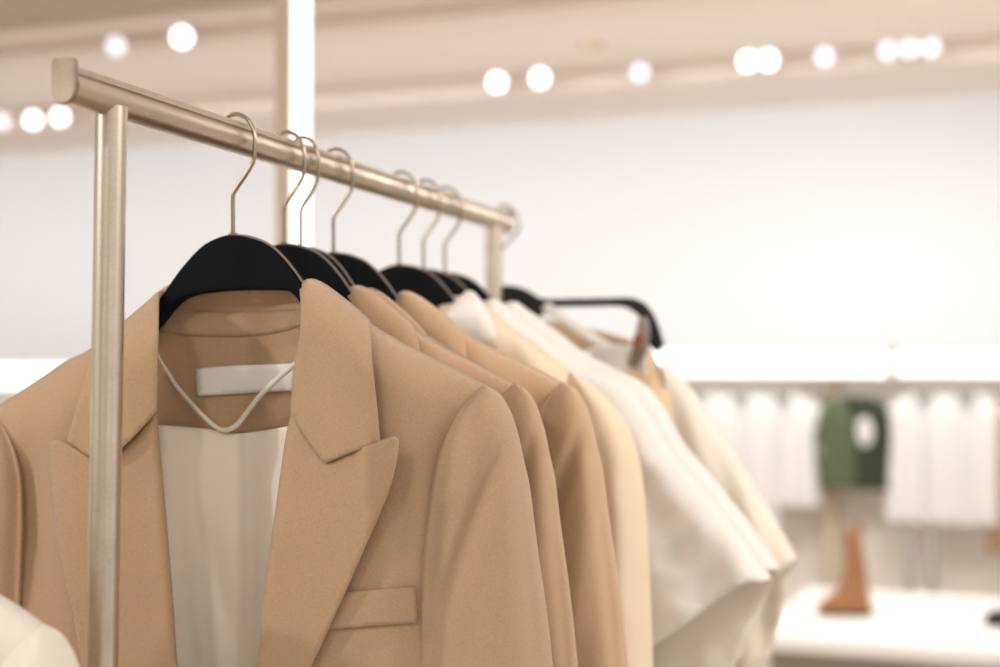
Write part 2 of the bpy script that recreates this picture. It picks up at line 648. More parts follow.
    obj('hanger_loop', tube_bm(catmull([L(a, b, y) for a, b, y in loop], 4), .0026, 8, flat=.5), RIBBON, t, label='thin ivory ribbon loop hanging inside the neck')

    # collar falls
    def y_col(px, py, outer):
        yb = y_body(px, py)
        return yb - .007 - .007 * outer
    def yc_r(px, py):
        o = smooth((px - 296) / 70.)
        return y_col(px, py, o) - .003 * math.sin(math.pi * max(0, min(1, (px - 292) / 85))) + .004 * smooth((300 - px) / 8)
    obj('collar', sheet_bm([[(308, 280.3), (303.5, 283), (302.5, 290), (302, 312), (301, 332), (298, 350), (294, 375), (292, 412.7)], [(292, 412.7), (307, 438), (325.5, 463.3)], [(325.5, 463.3), (350, 453), (380, 443)],
                            [(380, 443), (377.5, 413), (373, 370), (371, 345), (369, 321.5)], [(369, 321.5), (356, 309), (341.7, 297.6), (326, 286), (315, 280.5), (308, 280.3)]],
                           lambda px, py: L(px, py, yc_r(px, py)), 5), M, t, solid=.003)

    def yc_l(px, py):
        o = smooth((164 - px) / 70.)
        return y_col(px, py, o) - .005 * math.sin(math.pi * max(0, min(1, (168 - px) / 90)))
    obj('collar', sheet_bm([[(164, 290.5), (159.5, 294), (158, 302), (157.5, 350), (156.8, 411)], [(156.8, 411), (140, 430), (124, 446), (106, 461)], [(106, 461), (88, 455), (68, 440.5)],
                            [(68, 440.5), (81.5, 390), (88, 366), (96, 345)], [(96, 345), (126, 321), (150, 300.5), (158, 293), (164, 290.5)]],
                           lambda px, py: L(px, py, yc_l(px, py)), 5), M, t, solid=.003)

    # lapels
    def yl_r(px, py):
        roll = interp([(405, 293), (440, 286), (508, 277), (576, 267), (667, 258), (810, 242)][0:0] or [(412, 293), (440, 286), (508, 277), (576, 267), (667, 258), (810, 242)], py)
        u = max(0., (px - roll)) / 110.
        return y_body(px, py) - .0045 - .010 * smooth(u * 1.1) + .005 * smooth(1 - u * 16) - .010 * smooth((px - 350) / 45) * smooth((560 - py) / 100)
    obj('lapel', sheet_bm([[(293, 411.8), (286.5, 440), (277, 508), (267, 576), (258, 667), (247, 760), (242, 810)], [(242, 810), (262, 770), (310.6, 667), (344.6, 593), (382, 508), (391, 484), (395, 468), (398.6, 446)],
                           [(398.6, 446), (398.6, 440), (396, 436.8), (392, 436.8)], [(392, 436.8), (380, 441), (352, 452), (326, 463.5)], [(326, 463.5), (308, 438.5), (293, 411.8)]],
                          lambda px, py: L(px, py, yl_r(px, py)), 5), M, t, solid=.003)

    def yl_l(px, py):
        roll = interp([(412, 156.5), (440, 159), (525, 166.7), (610, 173.5), (667, 177.6), (810, 196)], py)
        u = max(0., (roll - px)) / 100.
        return y_body(px, py) - .0035 - .010 * smooth(u * 1.1) + .005 * smooth(1 - u * 16)
    obj('lapel', sheet_bm([[(156.5, 411.5), (159, 440), (166.7, 525), (173.5, 610), (177.6, 667), (190, 760), (196, 810)], [(196, 810), (150, 780), (90, 685), (73, 610), (58, 542), (51, 474), (49.5, 448)],
                           [(49.5, 448), (50, 442), (54, 440), (60, 440)], [(60, 440), (88, 455.5), (106, 462)], [(106, 462), (124, 447), (140, 431), (156.5, 411.5)]],
                          lambda px, py: L(px, py, yl_l(px, py)), 5), M, t, solid=.0018)
    # breast pocket welt
    obj('pocket_welt', sheet_bm([[(338, 592.5), (380, 589.5), (415, 586.5)], [(415, 586.5), (417, 622.5)], [(417, 622.5), (380, 625), (318, 630)], [(318, 630), (338, 592.5)]],
                                lambda px, py: L(px, py, y_body(px, py) - .0035), 5), M, t, solid=.003)
    return t


# ------------------------------------------------------------------ blouses farther along the rail
def mir(xc, run):
    return [(2 * xc - p[0], p[1]) for p in run][::-1]


def shell(segs_front, segs_back, L, yf, yb, M, t, h):
    obj('front', sheet_bm(segs_front, lambda px, py: L(px, py, yf(px, py)), h), M, t, solid=.0015)
    obj('back', sheet_bm(segs_back, lambda px, py: L(px, py, yb(px, py)), h * 1.6), M, t, solid=.0015)


def make_cream_blouse(label):
    k = 4
    O = Vector((XR, Y1 + HOOK_DY[k], ZR))
    t = thing('blouse', label, 'blouse', O + HEM, group='pale tops on the rack')
    L0 = frame(O.y, O)

    def L(px, py, y): return L0(px, py, y) - HEM
    xc = 403
    sh = [(440, 304), (466, 300), (480, 303), (520, 334), (545, 353), (572, 373)]
    shf = sorted([(2 * xc - a, b) for a, b in sh] + sh)

    def yf(px, py):
        e = (py - interp(shf, px)) / 790.
        tt = max(0., min(1., e / .05))
        y = -.001 - .040 * math.sqrt(max(0, 1 - (1 - tt) ** 2))
        y *= 1 - .35 * smooth((abs(px - xc) - 110) / 70)
        return y + .004 * nz(px * 1.6, py * .5, 40, 3) * smooth(e / .05) + crease(px, py, (505, 335), (560, 480), 8, .006) + crease(px, py, (520, 345), (588, 460), 7, -.006)

    def yb(px, py): return -yf(px, py) * .9
    arm = [(572, 373), (574, 410), (580, 470), (584, 580), (586, 880)]
    # shirt front with a V neck, and its button band
    vr = [(410, 880), (410, 430), (425, 370), (440, 304)]
    vl = mir(xc, [(396, 880), (396, 430), (425, 370), (440, 304)])
    obj('front', sheet_bm([sh, arm, [(586, 880), (410, 880)], vr], lambda px, py: L(px, py, yf(px, py)), 8), CREAM, t, solid=.0015)
    obj('front', sheet_bm([mir(xc, sh), vl, [(410, 880), (2 * xc - 586, 880)], mir(xc, arm)], lambda px, py: L(px, py, yf(px, py) + .003), 8), CREAM, t, solid=.0015)
    obj('back', sheet_bm([mir(xc, sh), [(366, 304), (403, 306), (440, 304)], sh, arm, [(586, 880), (220, 880)], mir(xc, arm)], lambda px, py: L(px, py, yb(px, py)), 12), CREAM, t, solid=.0015)
    inner = smooth_run([(570, 372), (571, 385), (574, 410), (578, 470), (580, 580), (582, 850)])
    outer = smooth_run([(573, 372), (596, 389), (614, 407), (627, 425), (637, 449), (643, 480), (647, 520), (650, 576), (653, 667), (656, 850)])
    fold = lambda px, py, u: .006 * math.sin(u * 9) * smooth((py - 420) / 80) + .004 * nz(px, py, 30, 5)
    obj('sleeve', sleeve_bm(L, inner, outer, 372, 850, 9, .85, fold, top_r=50), CREAM, t)
    obj('sleeve', sleeve_bm(L, [(2 * xc - a, b) for a, b in inner], [(2 * xc - a, b) for a, b in outer], 372, 850, 9, .85, fold, top_r=50), CREAM, t)

    def yc(px, py):
        return yf(px, py) - .010 - .012 * smooth((py - 292) / 30) * (1 - smooth((py - 325) / 30) * .5)
    wing = [[(467.5, 290.5), (460, 297), (449, 309), (440, 320), (434, 336)], [(434, 336), (452, 339), (470, 346)], [(470, 346), (485, 343), (497, 338)], [(497, 338), (490, 318), (481, 301), (474, 292), (467.5, 290.5)]]
    obj('collar', sheet_bm(wing, lambda px, py: L(px, py, yc(px, py)), 4), WHITE, t, solid=.002, label='white pointed shirt collar')
    obj('collar', sheet_bm([mir(xc, s) for s in wing][::-1], lambda px, py: L(px, py, yc(px, py)), 4), WHITE, t, solid=.002, label='white pointed shirt collar')
    obj('collar_stand', sheet_bm([[(336, 300), (403, 296), (470, 296)], [(470, 296), (462, 330)], [(462, 330), (403, 334), (344, 330)], [(344, 330), (336, 300)]],
                                 lambda px, py: L(px, py, .034 - .034 * ((px - xc) / 68.) ** 2), 6), WHITE, t, solid=.002)
    return t


def make_white_blouse(label):
    k = 5
    O = Vector((XR, Y1 + HOOK_DY[k], ZR))
    t = thing('blouse', label, 'blouse', O + HEM, group='pale tops on the rack')
    L0 = frame(O.y, O)

    def L(px, py, y): return L0(px, py, y) - HEM
    xc = 427
    top = [(458, 306), (480, 303), (491, 299.5), (503, 304), (534, 326), (568, 353), (602, 371), (626, 383), (643, 399.5), (660, 427), (670, 446), (690.5, 470.6), (721, 508), (752, 549), (771.5, 579)]
    hem = [(771.5, 579), (760, 582), (748, 582), (731, 590), (704, 610), (677, 630.5), (650, 648)]
    side = [(650, 648), (636, 668), (626, 720), (620, 880)]
    shf = sorted([(2 * xc - a, b) for a, b in top] + top)

    def edge(px, py):
        # distance below the top line, measured along the fall of the line
        best = 1e9
        for a, b in zip(top, top[1:]):
            q = px if px >= xc else 2 * xc - px
            d, _ = seg_dist(q, py, a, b)
            best = min(best, d)
        return best / 750.

    def yf(px, py):
        e = edge(px, py)
        tt = max(0., min(1., e / .045))
        q = px if px >= xc else 2 * xc - px
        y = -.003 - .042 * math.sqrt(max(0, 1 - (1 - tt) ** 2))
        # long soft folds that fan out from the shoulder
        ang = math.atan2(py - 330, q - 520)
        y += .004 * math.sin(ang * 22) * smooth((e - .01) / .05) + .005 * nz(px, py, 26, 9) * smooth(e / .03)
        d, tt2 = seg_dist(q, py, (655, 565), (722, 508))
        y += .003 * smooth(1 - d / 6)
        return y

    def yb(px, py):
        e = edge(px, py)
        return .003 + .04 * math.sqrt(max(0, 1 - (1 - max(0., min(1., e / .05))) ** 2)) + .004 * nz(px, py, 30, 2)
    vneck = [(427, 430), (445, 370), (458, 306)]
    whole = [mir(xc, side), mir(xc, hem), mir(xc, top), [(396, 306), (409, 370), (427, 430)], vneck, top, hem, side, [(620, 880), (234, 880)]]
    obj('front', sheet_bm(whole, lambda px, py: L(px, py, yf(px, py)), 7), WHITE, t, solid=.0015)
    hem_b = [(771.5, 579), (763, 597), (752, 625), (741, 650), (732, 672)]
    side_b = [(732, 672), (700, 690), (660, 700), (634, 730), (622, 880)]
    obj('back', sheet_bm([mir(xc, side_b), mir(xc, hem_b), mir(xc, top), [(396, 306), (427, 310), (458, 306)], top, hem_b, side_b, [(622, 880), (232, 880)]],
                         lambda px, py: L(px, py, yb(px, py)), 8), CREAM2, t, solid=.0015)  # white cloth; the cream colour stands in for warm bounced light inside the sleeve
    wing = [[(491, 299), (485, 304), (470, 318), (462, 335)], [(462, 335), (480, 345), (500, 348)], [(500, 348), (510, 343), (520, 336)], [(520, 336), (512, 318), (503, 304), (497, 300), (491, 299)]]
    yc = lambda px, py: yf(px, py) - .009 - .008 * smooth((py - 300) / 30)
    obj('collar', sheet_bm(wing, lambda px, py: L(px, py, yc(px, py)), 4), WHITE, t, solid=.002)
    obj('collar', sheet_bm([mir(xc, s) for s in wing][::-1], lambda px, py: L(px, py, yc(px, py)), 4), WHITE, t, solid=.002)
    return t


# ------------------------------------------------------------------ clip hanger at the far end and what hangs on it
Y8 = at_depth(504, 221, 2.15).y


def make_clip_hanger():
    O = Vector((XR, Y8, ZR))
    t = thing('clip_hanger', 'black hanger with straight bar arms and turned-down ends at far end of rack', 'hanger', O)
    L = frame(Y8, O)
    xc = 506
    # plate with the hump, straight bars, turned-down ends
    top = [(506, 285.5), (517, 286.5), (528, 290.5), (537, 296), (546, 298.8), (580, 298.6), (610, 298), (628, 297.6), (638, 299.5), (646, 304), (652, 311.5), (658, 324), (664.5, 345)]
    bot = [(657.5, 353), (650, 346), (647, 334), (643, 321), (636, 313.5), (628, 308.5), (617, 306.2), (590, 306.6), (548, 307)]
    bot2 = [(548, 307), (546, 312), (541, 316), (530, 317.5), (506, 318)]
    bm = sheet_bm([top, [top[-1], bot[0]], bot, bot2, mir(xc, bot2), mir(xc, bot), [(2 * xc - 657.5, 353), (2 * xc - 664.5, 345)], mir(xc, top)], lambda px, py: L(px, py, 0), 5)
    obj('body', bm, BLKPL, t, solid=.014, bevel=.003)
    hk = [(500, 290), (500, 270), (501, 252), (508, 242), (517, 233), (519, 224), (516, 214), (509, 207), (502, 206), (497, 212), (496, 222)]
    obj('hook', tube_bm(catmull([L(a, b, 0) for a, b in hk], 5), .002, 8), WIRE, t, label='bent metal wire hook')
    return t, O, L, xc


def make_clip(L, O, x, y):
    t = thing('trouser_clip', 'small metal clip with red pad on turned-down end of straight-armed hanger', 'clip', O)
    for yy, s in ((-.036, 1), (.012, -1)):
        pl = [[(x - 3, y - 24), (x + 6, y - 26)], [(x + 6, y - 26), (x + 9, y - 6), (x + 4, y + 12), (x - 4, y + 26)], [(x - 4, y + 26), (x - 13, y + 22)], [(x - 13, y + 22), (x - 7, y), (x - 3, y - 24)]]
        obj('jaw', sheet_bm(pl, lambda px, py: L(px, py, yy + s * .005 * smooth((py - y) / 20)), 3), STEEL, t, solid=.0025)
    coil = []
    for i in range(40):
        a = i / 39 * 4 * math.pi
        p = L(x + 1, y - 8, -.034 + .044 * i / 39)
        coil.append(p + Vector((math.cos(a) * .007, 0, math.sin(a) * .007)))
    obj('spring', tube_bm(coil, .0018, 6), STEEL, t)
    obj('pad', sheet_bm([[(x - 7, y - 8), (x + 1, y - 9)], [(x + 1, y - 9), (x + 1, y + 2)], [(x + 1, y + 2), (x - 8, y + 3)], [(x - 8, y + 3), (x - 7, y - 8)]], lambda px, py: L(px, py, -.0395), 3), REDDOT, t, solid=.002, label='red pad')
    return t


def make_last_top(O, xc, Lw):
    t = thing('wrap_top', 'beige top with cream wide sleeve and white neck band on straight-armed hanger', 'top', O + HEM)

    def L(px, py, y): return Lw(px, py, y) - HEM
    fold = lambda px, py: .006 * math.sin((px - .15 * py) / 6.) + .004 * nz(px, py, 25, 3)
    body = [(609, 347), (630, 350), (650, 356), (660, 366), (668, 385)]
    side = [(668, 385), (676, 440), (684, 520), (700, 640), (706, 860)]
    vr = [(506, 420), (545, 385), (585, 362), (609, 347)]
    yb = lambda px, py: -.012 - .03 * smooth((py - 350) / 60) + fold(px, py) * smooth((py - 360) / 40)
    obj('front', sheet_bm([body, side, [(706, 860), (2 * xc - 706, 860)], mir(xc, side), mir(xc, body), mir(xc, vr), vr], lambda px, py: L(px, py, yb(px, py)), 7), BEIGE, t, solid=.0015)
    obj('back', sheet_bm([[(2 * xc - 668, 385), (2 * xc - 650, 345), (2 * xc - 560, 322), (506, 318), (560, 322), (625, 338), (650, 350), (668, 385)], side, [(706, 860), (2 * xc - 706, 860)], mir(xc, side)],
                         lambda px, py: L(px, py, .02 + .02 * smooth((py - 330) / 50)), 9), BEIGE, t, solid=.0015)
    band = [[(548, 302), (575, 320), (600, 337), (616, 346)], [(616, 346), (609, 352)], [(609, 352), (590, 342), (560, 322), (541, 309)], [(541, 309), (548, 302)]]
    obj('neck_band', sheet_bm(band, lambda px, py: L(px, py, -.016), 4), WHITE, t, solid=.003, label='white neck band')
    obj('neck_band', sheet_bm([mir(xc, s) for s in band][::-1], lambda px, py: L(px, py, -.016), 4), WHITE, t, solid=.003, label='white neck band')
    yoke = [[(541, 309), (575, 332), (609, 352), (640, 352)], [(640, 352), (646, 372), (655, 395)], [(655, 395), (600, 392), (545, 375)], [(545, 375), (541, 309)]]
    obj('yoke', sheet_bm([[(600, 345), (625, 345), (645, 350)], [(645, 350), (648, 368), (640, 395)], [(640, 395), (600, 385), (560, 372)], [(560, 372), (575, 355), (600, 345)]], lambda px, py: L(px, py, -.022 + fold(px, py) * .5), 5), WHITE, t, solid=.0015, label='white front yoke')

    def sl(sign):
        X = (lambda r: r) if sign > 0 else (lambda r: mir(xc, r))
        a = [(662, 352), (672, 368), (690, 387), (716, 425), (745, 470), (772, 514), (797, 557)]
        b = [(797, 557), (788, 566), (775, 576), (755, 600), (735, 640)]
        c = [(735, 640), (700, 640), (684, 560), (672, 460), (664, 400), (662, 352)]
        ef = lambda px, py: min(seg_dist(px if sign > 0 else 2 * xc - px, py, p, q)[0] for p, q in zip(a, a[1:])) / 640.
        yff = lambda px, py: -.004 - .034 * math.sqrt(max(0, 1 - (1 - min(1, ef(px, py) / .05)) ** 2)) + fold(px * .8, py * .6) * .8 * smooth(ef(px, py) / .03)
        segs = [a, b, c] if sign > 0 else [mir(xc, c), mir(xc, b), mir(xc, a)]
        obj('sleeve', sheet_bm(segs, lambda px, py: L(px, py, yff(px, py)), 6), CREAM2, t, solid=.0015, label='cream wide sleeve')
        b2 = [(797, 557), (792, 575), (782, 610), (770, 660)]
        c2 = [(770, 660), (720, 670), (684, 560), (672, 460), (664, 400), (662, 352)]
        segs2 = [a, b2, c2] if sign > 0 else [mir(xc, c2), mir(xc, b2), mir(xc, a)]
        obj('sleeve_back', sheet_bm(segs2, lambda px, py: L(px, py, -yff(px, py)), 8), CREAM2, t, solid=.0015)
    sl(1)
    sl(-1)
    return t



# ------------------------------------------------------------------ rack
def rail_profile():
    """round tube below, flat strip on top with a fine groove between"""
    cz, r, g, ht = -.0056, .0126, .0040, .0106
    a0 = math.asin((g - .0008 - cz) / r)
    pr = []
    n = 26
    for i in range(n + 1):
        a = math.pi - a0 + (math.pi + 2 * a0) * i / n
        pr.append((math.cos(a) * r, cz + math.sin(a) * r))
    w = .0098
    right = [(w - .0022, g - .0006), (w - .0022, g + .0006), (w, g + .0009), (w, ht - .0012), (w - .0012, ht)]
    return pr + right + [(-x, z) for x, z in right][::-1]


def make_rack():
    Yn = at_depth(66, 81, 1.087).y
    Yf = at_depth(507, 222, 2.165).y
    yp1 = at_depth(110, 110, 1.144).y
    yp2 = at_depth(494, 235, 2.105).y
    t = thing('clothing_rack', 'brushed metal clothing rack carrying the tan blazers', 'clothing rack', (XR, (Yn + Yf) / 2, 0))
    o = Vector((XR, (Yn + Yf) / 2, 0))
    pr = rail_profile()
    rings = []
    N = 24
    for i in range(N + 1):
        y = Yn + (Yf - Yn) * i / N - o.y
        rings.append([Vector((x, y, ZR + z)) for x, z in pr])
    r = obj('rail', loft_bm(rings), NICKEL, t, smooth=False)
    for p in r.data.polygons:
        p.use_smooth = True
    r.data.set_sharp_from_angle(angle=math.radians(35))
    # end caps: taller plate, flat top with clipped corners, round below
    for y0, y1 in ((Yn - .004, Yn + .001), (Yf - .001, Yf + .004)):
        w, zt, zb = .0109, .0165, -.0192
        cp = [(w - .002, zt), (w, zt - .003)]
        for i in range(17):
            a = -math.pi * i / 16
            cp.append((math.cos(a) * w, zb + w + math.sin(a) * w))
        cp += [(-w, zt - .003), (-w + .002, zt)]
        obj('end_cap', loft_bm([[Vector((x, y - o.y, ZR + z)) for x, z in cp] for y in (y0, y1)]), CAPMETAL, t, smooth=False, bevel=.0008)
    for yp, lean, sx in ((yp1, .0126, .0018), (yp2, 0., 0.)):
        bm = bmesh.new()
        pts = []
        for i in range(30):
            z = ZR - .011 - (ZR - .037) * i / 29
            dx = sx - lean * (ZR - z)
            pts.append(Vector((dx, yp - o.y, z)))
        tube_bm(pts, .0128, 32, bm)
        ob = obj('post', bm, NICKEL, t)
        ob.data.set_sharp_from_angle(angle=math.radians(50))
        dx = -lean * (ZR - .03)
        obj('foot', box_bm(dx - .26, dx + .26, yp - o.y - .018, yp - o.y + .018, 0., .03), NICKEL, t, smooth=False, bevel=.004)
    return t


# ------------------------------------------------------------------ build the rack and its garments
rack = make_rack()
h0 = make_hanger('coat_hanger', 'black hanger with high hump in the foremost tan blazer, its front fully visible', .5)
labels = ['second black hanger from near end of the rail, directly behind the foremost one',
          'third black hanger from near end of the rail, close behind the second',
          'fourth black hanger, last of those that carry tan blazers',
          'black hanger carrying the cream shirt-collared blouse, first after the wide gap of hooks',
          'black hanger behind the cream blouse, its hook in the middle of three far hooks',
          'black hanger with last of three far hooks, just before the far rack post']
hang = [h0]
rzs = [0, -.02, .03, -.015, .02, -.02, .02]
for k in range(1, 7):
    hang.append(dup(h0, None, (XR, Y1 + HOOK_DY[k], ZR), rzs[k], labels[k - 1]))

b0 = make_blazer('foremost tan blazer with peak lapels, white neck label and breast pocket', 'tan blazers on the rack', TAN, TAN_IN, LINING)
bl = ['tan blazer directly behind the foremost one, only its collar edge and sleeve edge showing',
      'tan blazer third from near end, mostly hidden, its sleeve a narrow strip',
      'tan blazer fourth and last of the tan ones, broad smooth shoulder beside the cream blouse']
for k in range(1, 4):
    c = dup(b0, None, Vector((XR, Y1 + HOOK_DY[k], ZR)) + HEM, rzs[k], bl[k - 1])
    c.scale = ((.98, .60, 1), (.90, .28, 1), (1.04, .85, 1))[k - 1]
    if k == 2: hang[2].scale.x = .86
make_cream_blouse('cream blouse with pointed white shirt collar hanging right behind the last tan blazer')
w6 = make_white_blouse('white blouse with wide open sleeve ending in a pointed corner')
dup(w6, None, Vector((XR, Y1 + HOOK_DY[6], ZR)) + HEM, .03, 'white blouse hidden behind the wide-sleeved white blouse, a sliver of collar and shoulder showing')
ch, O8, L8, xc8 = make_clip_hanger()
make_clip(L8, O8, 641, 343)
make_last_top(O8, xc8, L8)

# ivory coat on a lower rack close to the camera, bottom corner
ic = make_blazer('blurred ivory jacket shoulder in the near bottom corner beside the rack post', None, COAT, COAT, LINING, 'jacket', 'jacket')
pS = at_depth(51, 628, 1.02)
sh_local = at(490, 388, Y1) - RAIL
ic.location = pS - sh_local + HEM

# ------------------------------------------------------------------ the shop behind
A2 = math.radians(2.0)
WDIR = Vector((math.cos(A2), -math.sin(A2), 0))
NDIR = Vector((math.sin(A2), math.cos(A2), 0))
BG0 = at_depth(500, 364, 7.5)
BG0.z = 0
ZC = 2.70


def bg(px, py, off):
    d = ray(px, py)
    P = BG0 + NDIR * off
    return CAM + d * ((P - CAM).dot(NDIR) / d.dot(NDIR))


def bgl(p):
    q = p - BG0
    return Vector((q.dot(WDIR), q.dot(NDIR), q.z))


ROT_BG = -A2


def bgbox(name, m, u0, u1, v0, v1, z0, z1, parent=None, bevel=0., local=False):
    """box in the back wall's own frame: u along the wall, v away from the camera"""
    bm = box_bm(u0, u1, v0, v1, z0, z1)
    o = obj(name, bm, m, parent, smooth=False, bevel=bevel)
    if parent is None:
        o.location = BG0
        o.rotation_euler.z = ROT_BG
    return o


def struct(o):
    o['kind'] = 'structure'
    return o


struct(bgbox('floor', FLOOR, -7, 6, -9.5, 1.2, -.05, 0))
ZF = bg(830, 347, 0).z
struct(bgbox('wall_back', WALL, -7, 6, 0, .10, ZF, ZC))
zl = bg(45, 363, 0).z
uS = bgl(bg(400, 350, 0)).x
struct(bgbox('trim_1', WALL, -7, uS, -.002, .10, zl, ZF))
struct(bgbox('wall_niche', NICHE, -7, 6, .62, .72, 0, ZF + .1))
struct(bgbox('trim_2', WALL, -7, 6, .10, .72, ZF + .1, ZF + .14))
# ceiling: strips between two sunken light slots, nearer field perforated
vs2a = bgl(at_depth(500, 72, F_PX * (ZC - 1.4) / (364 - 72))).y
vs2b = bgl(at_depth(500, 95, F_PX * (ZC - 1.4) / (364 - 95))).y
vs1a = bgl(at_depth(313, 8, F_PX * (ZC - 1.4) / (364 - 8))).y
vs1b = bgl(at_depth(313, 28, F_PX * (ZC - 1.4) / (364 - 28))).y
struct(bgbox('ceiling', CEIL, -7, 6, vs2b, .1, ZC, ZC + .05))
struct(bgbox('ceiling', CEIL, -7, 6, vs1b, vs2a, ZC, ZC + .05))
struct(bgbox('ceiling', PERF, -7, 6, -7.0, vs1a - .13, ZC, ZC + .05))
struct(bgbox('trim_3', CEIL, -7, 6, vs1a - .13, vs1a, ZC - .02, ZC + .05))
struct(bgbox('trim_4', CEIL, -7, 6, vs2a, vs2b, ZC + .10, ZC + .12))
struct(bgbox('trim_5', CEIL, -7, 6, vs1a, vs1b, ZC + .10, ZC + .12))
for i, (va, vb) in enumerate(((vs2a, vs2b), (vs1a, vs1b))):
    struct(bgbox('trim_%d' % (6 + 2 * i), CEIL, -7, 6, va - .01, va + .0, ZC + .05, ZC + .12))
    struct(bgbox('trim_%d' % (7 + 2 * i), CEIL, -7, 6, vb, vb + .01, ZC + .05, ZC + .12))


# downlights hung in the slots
def spotlight(px, py, vslot, dim, label):
    d = ray(px, py)
    P = BG0 + NDIR * vslot
    c = CAM + d * ((P - CAM).dot(NDIR) / d.dot(NDIR))
    t = thing('ceiling_spotlight', label, 'spotlight', c, group='spotlights in the ceiling slots')
    aim = (CAM + Vector((0, 0, -.2)) - c).normalized()
    up = Vector((0, 0, 1))
    e1 = aim.cross(up).normalized()
    e2 = e1.cross(aim)
    def ring(r, s):
        return [aim * s + e1 * (math.cos(2 * math.pi * k / 24) * r) + e2 * (math.sin(2 * math.pi * k / 24) * r) for k in range(24)]
    obj('housing', loft_bm([ring(.034, -.10), ring(.039, -.09), ring(.041, -.01), ring(.041, .004), ring(.0355, .004), ring(.0345, -.004)]), SPOTBODY, t)
    obj('lens', loft_bm([ring(.0345, -.004), ring(.033, .0), ring(.012, .003), ring(.002, .0036)]), SPOTDIM if dim else SPOT, t, label='glowing lens')
    zt = ZC + .10 - c.z
    back = -aim * .05
    obj('stem', tube_bm([back, Vector((back.x, back.y, max(zt, .03)))], .008, 8), SPOTBODY, t)
    return t


v2, v1 = (vs2a + vs2b) / 2, (vs1a + vs1b) / 2
for px, py, v, dim, lab in [
        (2, 121, v2, 1, 'spotlight cut by the frame edge, leftmost of the row near the rack end'),
        (33, 120, v2, 0, 'bright ceiling spotlight below the rack end cap, second in its slot from the frame edge'),
        (60, 117, v2, 0, 'bright ceiling spotlight nearest under the rack end cap'),
        (497, 82, v2, 0, 'bright spotlight above middle of the rack, first of a pair'),
        (540, 78, v2, 0, 'bright spotlight above far end of the rack, second of a pair'),
        (640, 72, v2, 1, 'faint ceiling spotlight alone between two bright pairs'),
        (748, 61, v2, 0, 'bright spotlight overlapped by its twin, first of the two touching'),
        (768, 60, v2, 0, 'bright spotlight, second of the two touching'),
        (825, 56, v2, 1, 'faint single spotlight between the touching pair and the row of three'),
        (888, 50, v2, 1, 'spotlight first in the row of three toward the corner'),
        (910, 48, v2, 1, 'spotlight in the middle of the row of three'),
        (931, 47, v2, 1, 'spotlight last in the row of three toward the corner'),
        (182, 37, v1, 0, 'bright spotlight alone in the nearer ceiling slot beside the lit post'),
        (116, 46, v1, 1, 'faint spotlight in the nearer ceiling slot above the rack end')]:
    spotlight(px, py, v, dim, lab)
# small round sensor on the ceiling
c = at_depth(592, 42, F_PX * (ZC - 1.4) / (364 - 42))
sn = thing('smoke_detector', 'small tan round detector on the beige ceiling', 'detector', c)
def disc(r, z, n=20): return [Vector((math.cos(2 * math.pi * k / n) * r, math.sin(2 * math.pi * k / n) * r, z)) for k in range(n)]
obj('base', loft_bm([disc(.05, 0), disc(.05, -.012), disc(.04, -.02), disc(.01, -.03)]), PANEL, sn)

# lit strips under the fascia
def strip(x0, x1, ya, yb, lab):
    a, b = bgl(bg(x0, ya, .06)), bgl(bg(x1, yb, .06))
    t = thing('light_strip', lab, 'light', BG0, ROT_BG)
    bgbox('diffuser', LED, a.x, b.x, .06, .14, b.z, a.z, t)
    bgbox('back_plate', WALL, a.x, b.x, .14, .145, a.z - .02, a.z + .02, t)
    return t
strip(560, 886, 353, 376, 'long glowing light strip under the white wall panel above the green jacket')
strip(897, 1120, 353, 376, 'glowing light strip at the frame edge above white tops, after the short gap')
strip(-260, 300, 366, 390, 'glowing light strip behind the near rack post and blazer shoulder')

# lit post behind the rack
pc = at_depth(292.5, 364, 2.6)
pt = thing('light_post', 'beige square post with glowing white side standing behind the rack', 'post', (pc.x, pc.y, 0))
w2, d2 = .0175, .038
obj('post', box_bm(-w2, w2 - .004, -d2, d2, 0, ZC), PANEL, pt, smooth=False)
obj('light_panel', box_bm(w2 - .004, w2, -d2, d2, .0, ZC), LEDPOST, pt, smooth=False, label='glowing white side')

# hanging rod and garments in the niche
VR = .30
zr = bg(830, 381, VR).z
rd = thing('hanging_rod', 'thin rod in the lit niche carrying the green jacket and white tops', 'rod', BG0, ROT_BG)
u0, u1 = bgl(bg(600, 387, VR)).x, bgl(bg(1120, 387, VR)).x
obj('rod', tube_bm([Vector((u0, VR, zr)), Vector((u1, VR, zr))], .010, 12), ROD, rd)
for uu in (u0, bgl(bg(893, 387, VR)).x, u1):
    obj('bracket', box_bm(uu - .01, uu + .01, VR, .62, zr - .01, zr + .01), ROD, rd, smooth=False)


